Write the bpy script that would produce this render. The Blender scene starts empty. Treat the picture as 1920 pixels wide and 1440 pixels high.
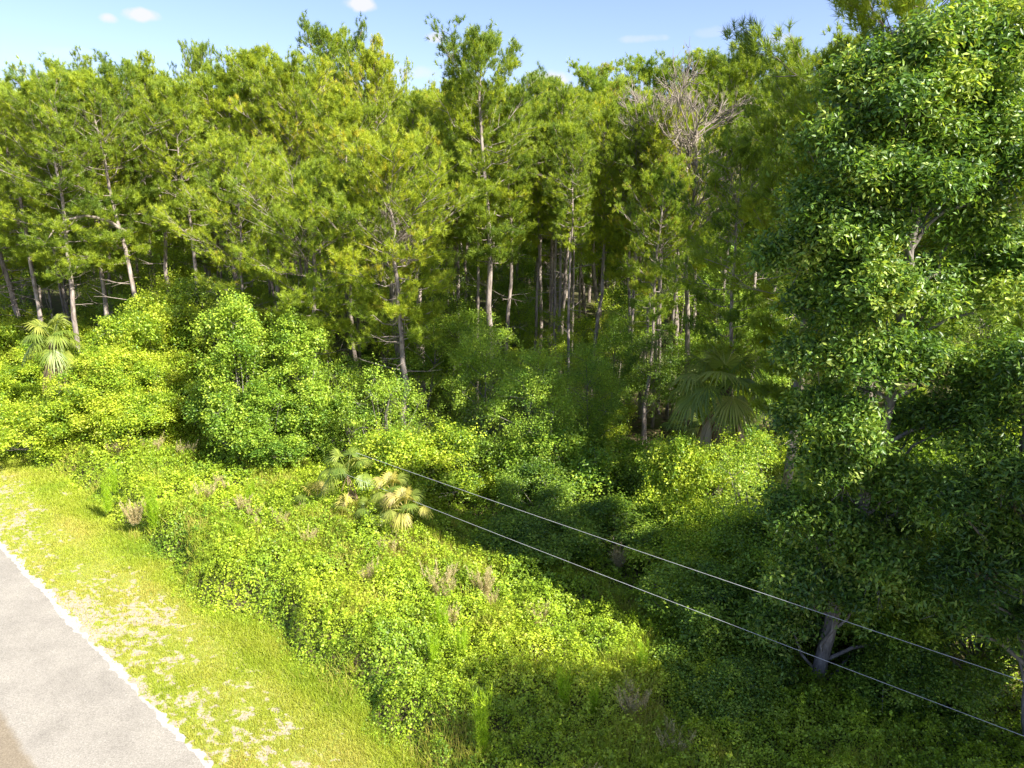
import bpy, math, numpy as np
from mathutils import Vector, Matrix

# ---------------------------------------------------------------- camera, sky, sun
S = bpy.context.scene
COL = S.collection
CAM_H, PITCH, F = 14.0, math.radians(15.0), 1333.0 / 1920.0     # F = focal length / image width
cam = bpy.data.cameras.new('camera')
cam.sensor_width = 36.0; cam.lens = 36.0 * F
cam.clip_start = 0.1; cam.clip_end = 6000
co = bpy.data.objects.new('camera', cam); COL.objects.link(co)
co.location = (0, 0, CAM_H); co.rotation_euler = (math.radians(90) - PITCH, 0, 0)
S.camera = co
SUN_AZ = math.radians(128)        # clockwise from +Y : behind the camera, to the right
SUN_EL = math.radians(42)
sd = Vector((math.sin(SUN_AZ) * math.cos(SUN_EL), math.cos(SUN_AZ) * math.cos(SUN_EL), math.sin(SUN_EL)))
sun = bpy.data.lights.new('sun', 'SUN'); sun.energy = 5.0; sun.angle = math.radians(0.55); sun.color = (1, .955, .86)
so = bpy.data.objects.new('sun', sun); COL.objects.link(so)
so.rotation_euler = (-sd).to_track_quat('-Z', 'Y').to_euler(); so.location = (40, -30, 60)
W = bpy.data.worlds.new('World'); S.world = W; W.use_nodes = True
nt = W.node_tree; nt.nodes.clear()
def N(t, k, **kw):
    n = t.nodes.new(k)
    for a, b in kw.items(): setattr(n, a, b)
    return n
wo = N(nt, 'ShaderNodeOutputWorld'); bg = N(nt, 'ShaderNodeBackground'); bg.inputs[1].default_value = .10
sky = N(nt, 'ShaderNodeTexSky', sky_type='NISHITA', sun_disc=False, sun_elevation=SUN_EL, sun_rotation=SUN_AZ,
        air_density=1.0, dust_density=.8, ozone_density=4.2, altitude=0)
S.view_settings.view_transform = 'Standard'; S.view_settings.look = 'None'
S.view_settings.exposure = 1.36
S.render.engine = 'CYCLES'
S.cycles.max_bounces = 4; S.cycles.diffuse_bounces = 3; S.cycles.glossy_bounces = 1; S.view_settings.gamma = 1.0

def raydir(px, py):                       # photo pixel (1920 x 1440) -> world direction
    x = (px - 960) / 1333.0; y = -(py - 720) / 1333.0
    c, s = math.cos(PITCH), math.sin(PITCH)
    return np.array([x, c + s * y, -s + c * y])
def at(px, py, Y):
    d = raydir(px, py); t = Y / d[1]
    return np.array([d[0] * t, Y, CAM_H + d[2] * t])
def ground(px, py, z=0.0):
    d = raydir(px, py); t = (z - CAM_H) / d[2]
    return np.array([d[0] * t, d[1] * t, z])

# clouds: puffs fixed in sky directions
tc = N(nt, 'ShaderNodeTexCoord')
nz = N(nt, 'ShaderNodeTexNoise'); nz.inputs['Scale'].default_value = 38; nz.inputs['Detail'].default_value = 6
nt.links.new(tc.outputs['Generated'], nz.inputs['Vector'])
acc = None
for (px, py, w, h, k) in [(200, 35, 16, 9, .95), (268, 29, 31, 12, 1.05), (672, 8, 34, 14, 1.05), (820, 71, 25, 11, .9), (1030, 152, 70, 22, 1),
                          (1205, 72, 50, 8, .35), (1455, 74, 36, 9, .4), (770, 135, 60, 14, .5), (140, 100, 60, 10, .2), (1330, 60, 40, 10, .2)]:
    d = Vector(raydir(px, py)).normalized()
    r = d.cross(Vector((0, 0, 1))).normalized(); u = r.cross(d)
    def dot(v, sc):
        n = N(nt, 'ShaderNodeVectorMath', operation='DOT_PRODUCT'); n.inputs[1].default_value = tuple(v * sc)
        nt.links.new(tc.outputs['Generated'], n.inputs[0]); return n.outputs['Value']
    a = dot(r, 1333 / w); b = dot(u, 1333 / h)
    p = N(nt, 'ShaderNodeMath', operation='MULTIPLY'); nt.links.new(a, p.inputs[0]); nt.links.new(a, p.inputs[1])
    q = N(nt, 'ShaderNodeMath', operation='MULTIPLY_ADD'); nt.links.new(b, q.inputs[0]); nt.links.new(b, q.inputs[1]); nt.links.new(p.outputs[0], q.inputs[2])
    m = N(nt, 'ShaderNodeMath', operation='MULTIPLY_ADD'); m.inputs[1].default_value = 2.2
    nt.links.new(nz.outputs['Fac'], m.inputs[0]); nt.links.new(q.outputs[0], m.inputs[2])
    mr = N(nt, 'ShaderNodeMapRange', interpolation_type='SMOOTHSTEP'); mr.inputs['From Min'].default_value = 2.0; mr.inputs['From Max'].default_value = 1.0
    mr.inputs['To Min'].default_value = 0; mr.inputs['To Max'].default_value = k
    fw = dot(d, 1.0)
    nt.links.new(m.outputs[0], mr.inputs['Value'])
    g = N(nt, 'ShaderNodeMath', operation='GREATER_THAN'); g.inputs[1].default_value = .5; nt.links.new(fw, g.inputs[0])
    mm = N(nt, 'ShaderNodeMath', operation='MULTIPLY'); nt.links.new(mr.outputs[0], mm.inputs[0]); nt.links.new(g.outputs[0], mm.inputs[1])
    if acc is None: acc = mm.outputs[0]
    else:
        ad = N(nt, 'ShaderNodeMath', operation='MAXIMUM'); nt.links.new(acc, ad.inputs[0]); nt.links.new(mm.outputs[0], ad.inputs[1]); acc = ad.outputs[0]
cl = N(nt, 'ShaderNodeMath', operation='MINIMUM', use_clamp=True); cl.inputs[1].default_value = .92; nt.links.new(acc, cl.inputs[0])
mx = N(nt, 'ShaderNodeMixRGB'); mx.inputs['Color2'].default_value = (3.8, 3.8, 4.0, 1)
tn = N(nt, 'ShaderNodeMixRGB', blend_type='MULTIPLY'); tn.inputs[0].default_value = 1; tn.inputs[2].default_value = (1.04, .90, 1.0, 1); nt.links.new(sky.outputs[0], tn.inputs[1])
nt.links.new(cl.outputs[0], mx.inputs['Fac']); nt.links.new(tn.outputs[0], mx.inputs['Color1'])
nt.links.new(mx.outputs[0], bg.inputs[0]); nt.links.new(bg.outputs[0], wo.inputs[0])

# ---------------------------------------------------------------- helpers
def norm(v): return v / np.maximum(np.linalg.norm(v, axis=-1, keepdims=True), 1e-9)
def mesh(name, V, F4=None, F3=None, mat=None, tint=None, smooth=False, attrs=None):
    me = bpy.data.meshes.new(name)
    V = np.asarray(V, dtype=np.float32).reshape(-1, 3)
    parts = []; tot = []
    for f, k in ((F4, 4), (F3, 3)):
        if f is not None and len(f):
            f = np.asarray(f, dtype=np.int32).reshape(-1, k); parts.append(f.ravel()); tot.append(np.full(len(f), k, np.int32))
    idx = np.concatenate(parts); tot = np.concatenate(tot)
    me.vertices.add(len(V)); me.vertices.foreach_set('co', V.ravel())
    me.loops.add(len(idx)); me.loops.foreach_set('vertex_index', idx)
    me.polygons.add(len(tot)); me.polygons.foreach_set('loop_start', np.concatenate([[0], np.cumsum(tot)[:-1]]).astype(np.int32))
    me.update(calc_edges=True)
    if smooth: me.polygons.foreach_set('use_smooth', np.ones(len(tot), bool))
    allat = dict(attrs or {})
    if tint is not None: allat['tint'] = tint
    for k, a in allat.items():
        at_ = me.attributes.new(k, 'FLOAT', 'POINT'); at_.data.foreach_set('value', np.asarray(a, np.float32))
    if mat: me.materials.append(mat)
    return me
def obj(name, me, parent=None):
    o = bpy.data.objects.new(name, me); COL.objects.link(o)
    if parent: o.parent = parent
    return o
def tag(o, label=None, cat=None, group=None, kind=None):
    for k, v in (('label', label), ('category', cat), ('group', group), ('kind', kind)):
        if v: o[k] = v
    return o
def empty(name): return obj(name, None)
KIDS = {}
def put(proto, loc, rz=0., sc=(1, 1, 1), lean=(0., 0.), label='', cat='', group=None):
    """first use moves the prototype itself, later uses copy it together with its parts and sub-parts"""
    if not proto.get('_u'):
        proto['_u'] = 1; r = proto; KIDS[proto.name] = kids = []
        for c in [x for x in bpy.data.objects if x.parent == proto]:
            kids.append((c, [y for y in bpy.data.objects if y.parent == c]))
    else:
        r = proto.copy(); COL.objects.link(r)
        for c, gs in KIDS[proto.name]:
            cc = c.copy(); COL.objects.link(cc); cc.parent = r
            for g in gs:
                gg = g.copy(); COL.objects.link(gg); gg.parent = cc
    for k in ('group', 'label', 'category'):
        if k in r: del r[k]
    r.location = loc; r.scale = sc
    r.rotation_euler = (Matrix.Rotation(lean[0], 3, 'Y') @ Matrix.Rotation(lean[1], 3, 'X') @ Matrix.Rotation(rz, 3, 'Z')).to_euler()
    tag(r, label, cat, group); return r

def tubes(paths, sides=6):
    """paths: list of (pts (n,3), radii (n,)) -> V, F4"""
    Vs, Fs, off = [], [], 0
    for P, R in paths:
        P = np.asarray(P, float); R = np.asarray(R, float); n = len(P)
        T = norm(np.gradient(P, axis=0))
        a = np.array([0.31, 0.17, 0.93]) if abs(T[0][2]) < .9 else np.array([1., .1, 0])
        A = norm(np.cross(T, a)); B = np.cross(T, A)
        ang = np.linspace(0, 2 * math.pi, sides, endpoint=False)
        ring = P[:, None, :] + R[:, None, None] * (np.cos(ang)[None, :, None] * A[:, None, :] + np.sin(ang)[None, :, None] * B[:, None, :])
        Vs.append(ring.reshape(-1, 3))
        i = np.arange(n - 1)[:, None] * sides; j = np.arange(sides)[None, :]; k = (j + 1) % sides
        Fs.append((np.stack([i + j, i + k, i + sides + k, i + sides + j], -1) + off).reshape(-1, 4))
        off += n * sides
    return np.concatenate(Vs), np.concatenate(Fs)
def curve(a, b, sag=0., n=5, wob=0., rng=None):
    a = np.asarray(a, float); b = np.asarray(b, float)
    t = np.linspace(0, 1, n)[:, None]; P = a + (b - a) * t
    P[:, 2] += -sag * 4 * (t[:, 0] * (1 - t[:, 0]))
    if wob: P[1:-1] += rng.normal(0, wob, (n - 2, 3))
    return P
def needles(rng, P, D, K, L, Wd, spread, tint):
    n = len(P); P = np.repeat(P, K, 0); D = np.repeat(D, K, 0); m = n * K
    r = norm(rng.normal(size=(m, 3))); perp = norm(np.cross(D, r))
    th = rng.uniform(.12, spread, (m, 1))
    d = norm(D * np.cos(th) + perp * np.sin(th)); ln = L * rng.uniform(.7, 1.15, (m, 1))
    base = P - D * rng.uniform(0, .7, (m, 1)) * L
    w = norm(np.cross(d, rng.normal(size=(m, 3)))) * Wd * .5
    tip = base + d * ln; tip[:, 2] -= .12 * L * np.abs(np.sin(th[:, 0]))
    V = np.stack([base - w, base + w, tip], 1).reshape(-1, 3)
    return V, np.arange(m * 3).reshape(-1, 3), np.repeat(np.repeat(tint, K), 3)
def leaves(rng, P, Nn, size, asp, tint, jit=.55, droop=.0):
    m = len(P); nrm = norm(Nn + rng.normal(0, jit, (m, 3)))
    tn = norm(np.cross(nrm, rng.normal(size=(m, 3)))); tn[:, 2] -= droop; tn = norm(tn)
    sdv = norm(np.cross(nrm, tn)); nrm = np.cross(tn, sdv)
    l = size * rng.uniform(.65, 1.25, (m, 1)); w = l * asp * .5
    V = np.stack([P, P + tn * l * .45 + sdv * w + nrm * w * .35, P + tn * l, P + tn * l * .45 - sdv * w + nrm * w * .35], 1).reshape(-1, 3)
    b = np.arange(m)[:, None] * 4
    return V, np.concatenate([b + np.array([[0, 1, 2]]), b + np.array([[0, 2, 3]])]).reshape(-1, 3), np.repeat(tint, 4)
def vnoise(x, y, seed=0):
    x = np.asarray(x, float); y = np.asarray(y, float)
    xi = np.floor(x).astype(np.int64); yi = np.floor(y).astype(np.int64); fx = x - xi; fy = y - yi
    fx = fx * fx * (3 - 2 * fx); fy = fy * fy * (3 - 2 * fy)
    def h(a, b):
        v = (a * 374761393 + b * 668265263 + seed * 2147483647) & 0xffffffff
        v = ((v ^ (v >> 13)) * 1274126177) & 0xffffffff
        return ((v ^ (v >> 16)) & 0xffff) / 65535.0
    return (h(xi, yi) * (1 - fx) + h(xi + 1, yi) * fx) * (1 - fy) + (h(xi, yi + 1) * (1 - fx) + h(xi + 1, yi + 1) * fx) * fy
def fbm(x, y, seed=0, o=3):
    s = 0; a = .5; t = 0
    for i in range(o): s = s + a * vnoise(x * 2 ** i, y * 2 ** i, seed + i); t += a; a *= .5
    return s / t
def sstep(a, b, x): t = np.clip((x - a) / (b - a), 0, 1); return t * t * (3 - 2 * t)

# ---------------------------------------------------------------- materials
def ramp(t, stops, fac):
    r = N(t, 'ShaderNodeValToRGB'); e = r.color_ramp.elements
    while len(e) < len(stops): e.new(.5)
    for k, (p, c) in zip(e, stops): k.position = p; k.color = (*c, 1)
    if fac is not None: t.links.new(fac, r.inputs[0])
    return r
def leafmat(name, stops, trans=.35, rough=.45, tcol=1.5, vis=.35, spec=.4, objvar=.12, patch=None):
    m = bpy.data.materials.new(name); m.use_nodes = True; t = m.node_tree; t.nodes.clear()
    out = N(t, 'ShaderNodeOutputMaterial'); a = N(t, 'ShaderNodeAttribute', attribute_name='tint')
    geo = N(t, 'ShaderNodeNewGeometry'); oi = N(t, 'ShaderNodeObjectInfo')
    f = N(t, 'ShaderNodeMath', operation='MULTIPLY_ADD'); f.inputs[1].default_value = objvar * 2
    sub = N(t, 'ShaderNodeMath', operation='SUBTRACT'); sub.inputs[1].default_value = .5; t.links.new(oi.outputs['Random'], sub.inputs[0])
    t.links.new(sub.outputs[0], f.inputs[0]); t.links.new(a.outputs['Fac'], f.inputs[2])
    r = ramp(t, stops, f.outputs[0])
    mr = N(t, 'ShaderNodeMapRange'); mr.inputs['To Min'].default_value = 1 - vis; mr.inputs['To Max'].default_value = 1 + vis
    t.links.new(geo.outputs['Random Per Island'], mr.inputs['Value'])
    hs = N(t, 'ShaderNodeHueSaturation'); t.links.new(mr.outputs[0], hs.inputs['Value']); t.links.new(r.outputs[0], hs.inputs['Color'])
    p = N(t, 'ShaderNodeBsdfPrincipled'); p.inputs['Roughness'].default_value = rough; p.inputs['Specular IOR Level'].default_value = spec
    t.links.new(hs.outputs[0], p.inputs['Base Color'])
    tr = N(t, 'ShaderNodeBsdfTranslucent'); tm = N(t, 'ShaderNodeMixRGB', blend_type='MULTIPLY'); tm.inputs[0].default_value = 1
    tm.inputs[2].default_value = (tcol * 1.05, tcol, tcol * .45, 1); t.links.new(hs.outputs[0], tm.inputs[1]); t.links.new(tm.outputs[0], tr.inputs[0])
    mx = N(t, 'ShaderNodeMixShader'); mx.inputs[0].default_value = trans
    t.links.new(p.outputs[0], mx.inputs[1]); t.links.new(tr.outputs[0], mx.inputs[2]); t.links.new(mx.outputs[0], out.inputs[0])
    return m
def surf(name, stops, scale, stretch=(1, 1, 1), rough=.85, bump=.0, detail=6, nrough=.6, coords='Object'):
    m = bpy.data.materials.new(name); m.use_nodes = True; t = m.node_tree; p = t.nodes['Principled BSDF']
    tc = N(t, 'ShaderNodeTexCoord'); mp = N(t, 'ShaderNodeMapping'); mp.inputs['Scale'].default_value = stretch
    t.links.new(tc.outputs[coords], mp.inputs[0])
    nz = N(t, 'ShaderNodeTexNoise'); nz.inputs['Scale'].default_value = scale; nz.inputs['Detail'].default_value = detail; nz.inputs['Roughness'].default_value = nrough
    t.links.new(mp.outputs[0], nz.inputs['Vector'])
    r = ramp(t, stops, nz.outputs['Fac']); t.links.new(r.outputs[0], p.inputs['Base Color']); p.inputs['Roughness'].default_value = rough
    p.inputs['Specular IOR Level'].default_value = .25
    if bump:
        b = N(t, 'ShaderNodeBump'); b.inputs['Strength'].default_value = bump; b.inputs['Distance'].default_value = .05
        t.links.new(nz.outputs['Fac'], b.inputs['Height']); t.links.new(b.outputs[0], p.inputs['Normal'])
    return m
M = {}
M['pine'] = leafmat('pine_needles', [(0, (.13, .21, .025)), (.5, (.31, .40, .03)), (.92, (.47, .52, .035)), (1, (.52, .48, .05))], trans=.33, rough=.5, vis=.25, objvar=.16)
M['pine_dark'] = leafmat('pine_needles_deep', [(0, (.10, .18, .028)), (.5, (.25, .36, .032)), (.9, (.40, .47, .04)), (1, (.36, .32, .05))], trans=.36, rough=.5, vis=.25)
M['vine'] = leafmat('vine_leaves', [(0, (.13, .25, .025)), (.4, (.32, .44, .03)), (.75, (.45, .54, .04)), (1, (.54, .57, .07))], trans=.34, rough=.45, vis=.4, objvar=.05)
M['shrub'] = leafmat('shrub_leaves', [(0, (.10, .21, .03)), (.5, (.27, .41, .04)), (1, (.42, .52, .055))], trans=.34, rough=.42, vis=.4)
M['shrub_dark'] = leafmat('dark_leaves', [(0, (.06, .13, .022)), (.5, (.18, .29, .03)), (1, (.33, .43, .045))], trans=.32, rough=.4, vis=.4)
M['grey_leaf'] = leafmat('grey_green_leaves', [(0, (.15, .20, .08)), (.5, (.25, .30, .11)), (1, (.38, .40, .15))], trans=.28, rough=.55)
M['gloss'] = leafmat('glossy_leaves', [(0, (.04, .095, .022)), (.5, (.11, .21, .03)), (.85, (.23, .35, .045)), (1, (.38, .46, .08))], trans=.34, rough=.42, spec=.45, vis=.4)
M['palm'] = leafmat('palm_fronds', [(0, (.12, .19, .03)), (.6, (.24, .30, .045)), (1, (.42, .43, .09))], trans=.3, rough=.38, spec=.5, vis=.15)
M['palm_yellow'] = leafmat('yellowing_fronds', [(0, (.34, .34, .06)), (.6, (.52, .46, .10)), (1, (.52, .42, .18))], trans=.3, rough=.5, vis=.15)
M['palm_dead'] = leafmat('dead_fronds', [(0, (.24, .15, .08)), (.6, (.42, .30, .18)), (1, (.52, .42, .29))], trans=.2, rough=.7, vis=.25)
M['dry'] = leafmat('dry_grass', [(0, (.40, .33, .16)), (1, (.60, .51, .28))], trans=.3, rough=.7)
M['weed'] = leafmat('weed_plume', [(0, (.26, .42, .02)), (1, (.42, .56, .03))], trans=.45, rough=.5)
M['grass'] = leafmat('verge_grass', [(0, (.20, .32, .02)), (.5, (.36, .42, .035)), (1, (.48, .42, .10))], trans=.35, rough=.55, vis=.2)
M['litter'] = leafmat('fallen_leaves', [(0, (.14, .08, .04)), (.6, (.28, .18, .10)), (1, (.42, .30, .19))], trans=.1, rough=.7)
M['bark'] = surf('pine_bark', [(.3, (.11, .085, .07)), (.5, (.30, .245, .205)), (.7, (.47, .40, .345))], 6, (1, 1, .25), bump=.6)
M['bark_grey'] = surf('grey_bark', [(.3, (.10, .085, .07)), (.55, (.25, .22, .185)), (.75, (.42, .385, .34))], 7, (1, 1, .4), bump=.4)
M['deadwood'] = surf('dead_wood', [(.3, (.19, .155, .12)), (.7, (.38, .32, .26))], 5, (1, 1, .3))
M['palm_trunk'] = surf('palm_trunk', [(.3, (.08, .06, .045)), (.6, (.2, .15, .11)), (.8, (.32, .26, .2))], 9, (1, 1, 2.5), bump=.8)
M['cable'] = surf('cable', [(.3, (.45, .45, .45)), (.7, (.62, .62, .62))], 3, rough=.5)
M['cutwood'] = surf('cut_wood', [(.35, (.4, .27, .16)), (.7, (.62, .47, .32))], 12)

# ground, verge, road share the frame u (along the road) / n (away from it)
UD = np.array([-.755, .656]); ND = np.array([.656, .755])
def un2xy(u, n): return u * UD[0] + n * ND[0], u * UD[1] + n * ND[1]
def xy2un(x, y): return x * UD[0] + y * UD[1], x * ND[0] + y * ND[1]
def edge_n(u): return 9.75 + .55 * (fbm(u * .3, 0 * u, 5) - .5) * 2 + .25 * (vnoise(u * 1.7, 0 * u, 9) - .5) * 2 + 1.0 * sstep(24, 34, u) * (1 - sstep(36, 50, u)) * .6
def brush_h(u, n):
    e = edge_n(u)
    rise = sstep(0, 1.3, n - e)
    h = .40 + 1.5 * fbm(u * .30, n * .34, 21) ** 1.3 + .75 * (fbm(u * 1.0, n * 1.0, 33, 3) - .35) + .9 * np.exp(-((n - 15.2) / 2.2) ** 2) * np.exp(-((u - 21) / 4.5) ** 2)
    back = 1 - .72 * sstep(16.5, 21, n) * (.6 + .4 * vnoise(u * .2, n * .2, 40))
    return np.maximum(rise * h * back, 0)
def sandf(u, n):
    a = .42 * fbm(u * 1.8, n * 3.0, 3, 4) + .58 * fbm(u * 6, n * 10, 4, 3); b = fbm(u * .3, n * .5, 13)
    return sstep(.535, .64, a + .35 * (b - .5) + .10 * (1 - sstep(6.2, 8.6, n)) - .16 * sstep(8.4, 9.6, n))
def gridmesh(name, us, ns, hf, mat, attrs=None):
    U, Nn = np.meshgrid(us, ns, indexing='ij'); X, Y = un2xy(U, Nn); Z = hf(U, Nn)
    V = np.stack([X, Y, Z], -1).reshape(-1, 3); a, b = len(us), len(ns)
    i = (np.arange(a - 1)[:, None] * b + np.arange(b - 1)[None, :]).ravel()
    F4 = np.stack([i, i + b, i + b + 1, i + 1], -1)          # fixed to face up below
    p, q, r = V[F4[0, 0]], V[F4[0, 1]], V[F4[0, 2]]
    if np.cross(q - p, r - p)[2] < 0: F4 = F4[:, ::-1]
    return mesh(name, V, F4=F4, mat=mat, smooth=True, attrs={k: f(U, Nn).ravel() for k, f in (attrs or {}).items()})
gm = surf('forest_floor', [(.32, (.035, .03, .015)), (.47, (.10, .075, .04)), (.56, (.07, .10, .02)), (.7, (.24, .17, .10))], 1.6, rough=.95, bump=.3, detail=9)
far = np.array([-3000, -900, -300, -120, -60])
us = np.concatenate([far, np.arange(-24, 70, .5), -far[::-1] + 20]); ns = np.concatenate([far, [-8, 0, 6], np.arange(9, 40, .4), [50, 70, 110, 200, 500, 1200, 3000]])
g = obj('ground', gridmesh('ground', us, ns, lambda u, n: np.where((n > 9) & (n < 41) & (u > -25) & (u < 71), .45 * brush_h(u, n), 0), gm)); g['kind'] = 'structure'

def verge_mat():
    m = bpy.data.materials.new('verge_soil'); m.use_nodes = True; t = m.node_tree; p = t.nodes['Principled BSDF']; p.inputs['Roughness'].default_value = .95
    tc = N(t, 'ShaderNodeTexCoord'); n1 = N(t, 'ShaderNodeTexNoise'); n1.inputs['Scale'].default_value = 5; n1.inputs['Detail'].default_value = 8; n1.inputs['Roughness'].default_value = .75
    n2 = N(t, 'ShaderNodeTexNoise'); n2.inputs['Scale'].default_value = 16; n2.inputs['Detail'].default_value = 5
    for n in (n1, n2): t.links.new(tc.outputs['Object'], n.inputs['Vector'])
    gr = ramp(t, [(.3, (.15, .21, .022)), (.5, (.25, .28, .035)), (.7, (.33, .29, .09))], n1.outputs['Fac'])
    sa = ramp(t, [(.3, (.28, .225, .15)), (.6, (.40, .34, .25))], n2.outputs['Fac'])
    a = N(t, 'ShaderNodeAttribute', attribute_name='sand'); ad = N(t, 'ShaderNodeMath', operation='MULTIPLY_ADD'); ad.inputs[1].default_value = 1.6
    sb = N(t, 'ShaderNodeMath', operation='SUBTRACT'); sb.inputs[1].default_value = .62; t.links.new(n2.outputs['Fac'], sb.inputs[0])
    t.links.new(sb.outputs[0], ad.inputs[0]); t.links.new(a.outputs['Fac'], ad.inputs[2])
    mr = N(t, 'ShaderNodeMapRange', interpolation_type='SMOOTHSTEP'); mr.inputs[1].default_value = .2; mr.inputs[2].default_value = .7; t.links.new(ad.outputs[0], mr.inputs[0])
    mx = N(t, 'ShaderNodeMixRGB'); t.links.new(mr.outputs[0], mx.inputs[0]); t.links.new(gr.outputs[0], mx.inputs[1]); t.links.new(sa.outputs[0], mx.inputs[2])
    t.links.new(mx.outputs[0], p.inputs['Base Color'])
    b = N(t, 'ShaderNodeBump'); b.inputs['Strength'].default_value = .5; b.inputs['Distance'].default_value = .04
    t.links.new(n1.outputs['Fac'], b.inputs['Height']); t.links.new(b.outputs[0], p.inputs['Normal'])
    return m
VM = verge_mat()
us = np.concatenate([[-200, -60], np.arange(-12, 62, .12), [100, 240]]); ns = np.arange(5.6, 11.0, .12)
v = obj('grass_verge', gridmesh('grass_verge', us, ns, lambda u, n: .02 + .035 * (fbm(u * .8, n * .8, 50) - .5) * sstep(6, 6.8, n) - .05 * sstep(10.2, 10.9, n), VM, {'sand': sandf})); v['kind'] = 'structure'
us2 = np.concatenate([[-200, -60], np.arange(-12, 62, 1.), [100, 240]])
v2 = obj('grass_verge_opposite', gridmesh('grass_verge_opposite', us2, np.arange(-8, -.5, .5), lambda u, n: .01 + 0 * u, VM, {'sand': sandf})); v2['kind'] = 'structure'

def road_mat():
    m = bpy.data.materials.new('worn_asphalt'); m.use_nodes = True; t = m.node_tree; p = t.nodes['Principled BSDF']; p.inputs['Roughness'].default_value = .9
    tc = N(t, 'ShaderNodeTexCoord')
    def nz(s, d=4, r=.6):
        n = N(t, 'ShaderNodeTexNoise'); n.inputs['Scale'].default_value = s; n.inputs['Detail'].default_value = d; n.inputs['Roughness'].default_value = r
        t.links.new(tc.outputs['Object'], n.inputs['Vector']); return n.outputs['Fac']
    f = nz(22, 5, .85); lo = nz(.7, 5, .7)
    c1 = ramp(t, [(.3, (.165, .148, .116)), (.5, (.30, .276, .228)), (.7, (.45, .42, .36))], f)
    c2 = ramp(t, [(.3, (.76, .75, .74)), (.55, (.97, .96, .95)), (.75, (1.08, 1.07, 1.04))], lo)
    mu = N(t, 'ShaderNodeMixRGB', blend_type='MULTIPLY'); mu.inputs[0].default_value = 1; t.links.new(c1.outputs[0], mu.inputs[1]); t.links.new(c2.outputs[0], mu.inputs[2])
    a = N(t, 'ShaderNodeAttribute', attribute_name='lane'); md = N(t, 'ShaderNodeMath', operation='MULTIPLY_ADD'); md.inputs[1].default_value = .5
    t.links.new(nz(2.5), md.inputs[0]); t.links.new(a.outputs['Fac'], md.inputs[2])
    mr = N(t, 'ShaderNodeMapRange', interpolation_type='SMOOTHSTEP'); mr.inputs[1].default_value = .55; mr.inputs[2].default_value = .95; t.links.new(md.outputs[0], mr.inputs[0])
    br = N(t, 'ShaderNodeMixRGB', blend_type='MULTIPLY'); t.links.new(mr.outputs[0], br.inputs[0]); t.links.new(mu.outputs[0], br.inputs[1]); br.inputs[2].default_value = (.74, .66, .54, 1)
    t.links.new(br.outputs[0], p.inputs['Base Color'])
    vo = N(t, 'ShaderNodeTexVoronoi', feature='DISTANCE_TO_EDGE'); vo.inputs['Scale'].default_value = .55
    wv = N(t, 'ShaderNodeVectorMath', operation='MULTIPLY_ADD'); wn = N(t, 'ShaderNodeTexNoise'); wn.inputs['Scale'].default_value = 2.2; wn.inputs['Detail'].default_value = 6
    t.links.new(tc.outputs['Object'], wn.inputs['Vector']); t.links.new(wn.outputs['Color'], wv.inputs[0]); wv.inputs[1].default_value = (1.1, 1.1, 0); t.links.new(tc.outputs['Object'], wv.inputs[2]); t.links.new(wv.outputs[0], vo.inputs['Vector'])
    cr = N(t, 'ShaderNodeMapRange'); cr.inputs[1].default_value = 0; cr.inputs[2].default_value = .012; cr.inputs[3].default_value = .88; cr.inputs[4].default_value = 1; t.links.new(vo.outputs['Distance'], cr.inputs[0])
    cm = N(t, 'ShaderNodeMixRGB', blend_type='MULTIPLY'); cm.inputs[0].default_value = 1; t.links.new(br.outputs[0], cm.inputs[1]); t.links.new(cr.outputs[0], cm.inputs[2]); t.links.new(cm.outputs[0], p.inputs['Base Color'])
    b = N(t, 'ShaderNodeBump'); b.inputs['Strength'].default_value = .35; b.inputs['Distance'].default_value = .01
    t.links.new(f, b.inputs['Height']); t.links.new(b.outputs[0], p.inputs['Normal'])
    return m
def strip(name, us, n0f, n1f, z, mat, rows, attrs=None):
    U = np.repeat(us[:, None], rows, 1); t = np.linspace(0, 1, rows)[None, :]
    Nn = n0f(us)[:, None] * (1 - t) + n1f(us)[:, None] * t; X, Y = un2xy(U, Nn)
    V = np.stack([X, Y, np.full_like(X, z)], -1).reshape(-1, 3); a, b = len(us), rows
    i = (np.arange(a - 1)[:, None] * b + np.arange(b - 1)[None, :]).ravel()
    F4 = np.stack([i, i + 1, i + b + 1, i + b], -1); p, q, r = V[F4[0, 0]], V[F4[0, 1]], V[F4[0, 2]]
    if np.cross(q - p, r - p)[2] < 0: F4 = F4[:, ::-1]
    me = mesh(name, V, F4=F4, mat=mat, attrs={k: f(U, Nn).ravel() for k, f in (attrs or {}).items()}); o = obj(name, me); o['kind'] = 'structure'; return o
us = np.concatenate([[-200], np.arange(-30, 80, .06), [240]])
wig = lambda s, a, k: (lambda u: a * (fbm(u * k, 0 * u, s, 4) - .5) * 2)
strip('road_shoulder', us, lambda u: 5.7 + 0 * u, lambda u: 6.29 + wig(71, .17, .9)(u) + wig(72, .17, 5)(u), .046, surf('lime_gravel', [(.3, (.30, .27, .225)), (.5, (.42, .39, .34)), (.7, (.54, .51, .46))], 14, rough=.95, bump=.5), 4)
strip('road', us, lambda u: -.9 + 0 * u, lambda u: 6.08 + wig(81, .10, .8)(u) + wig(82, .07, 5)(u), .052, road_mat(), 60, {'lane': lambda u, n: 1 - sstep(2.9, 3.7, n + .25 * (fbm(u * .3, n * 0, 90) - .5))})

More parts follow.
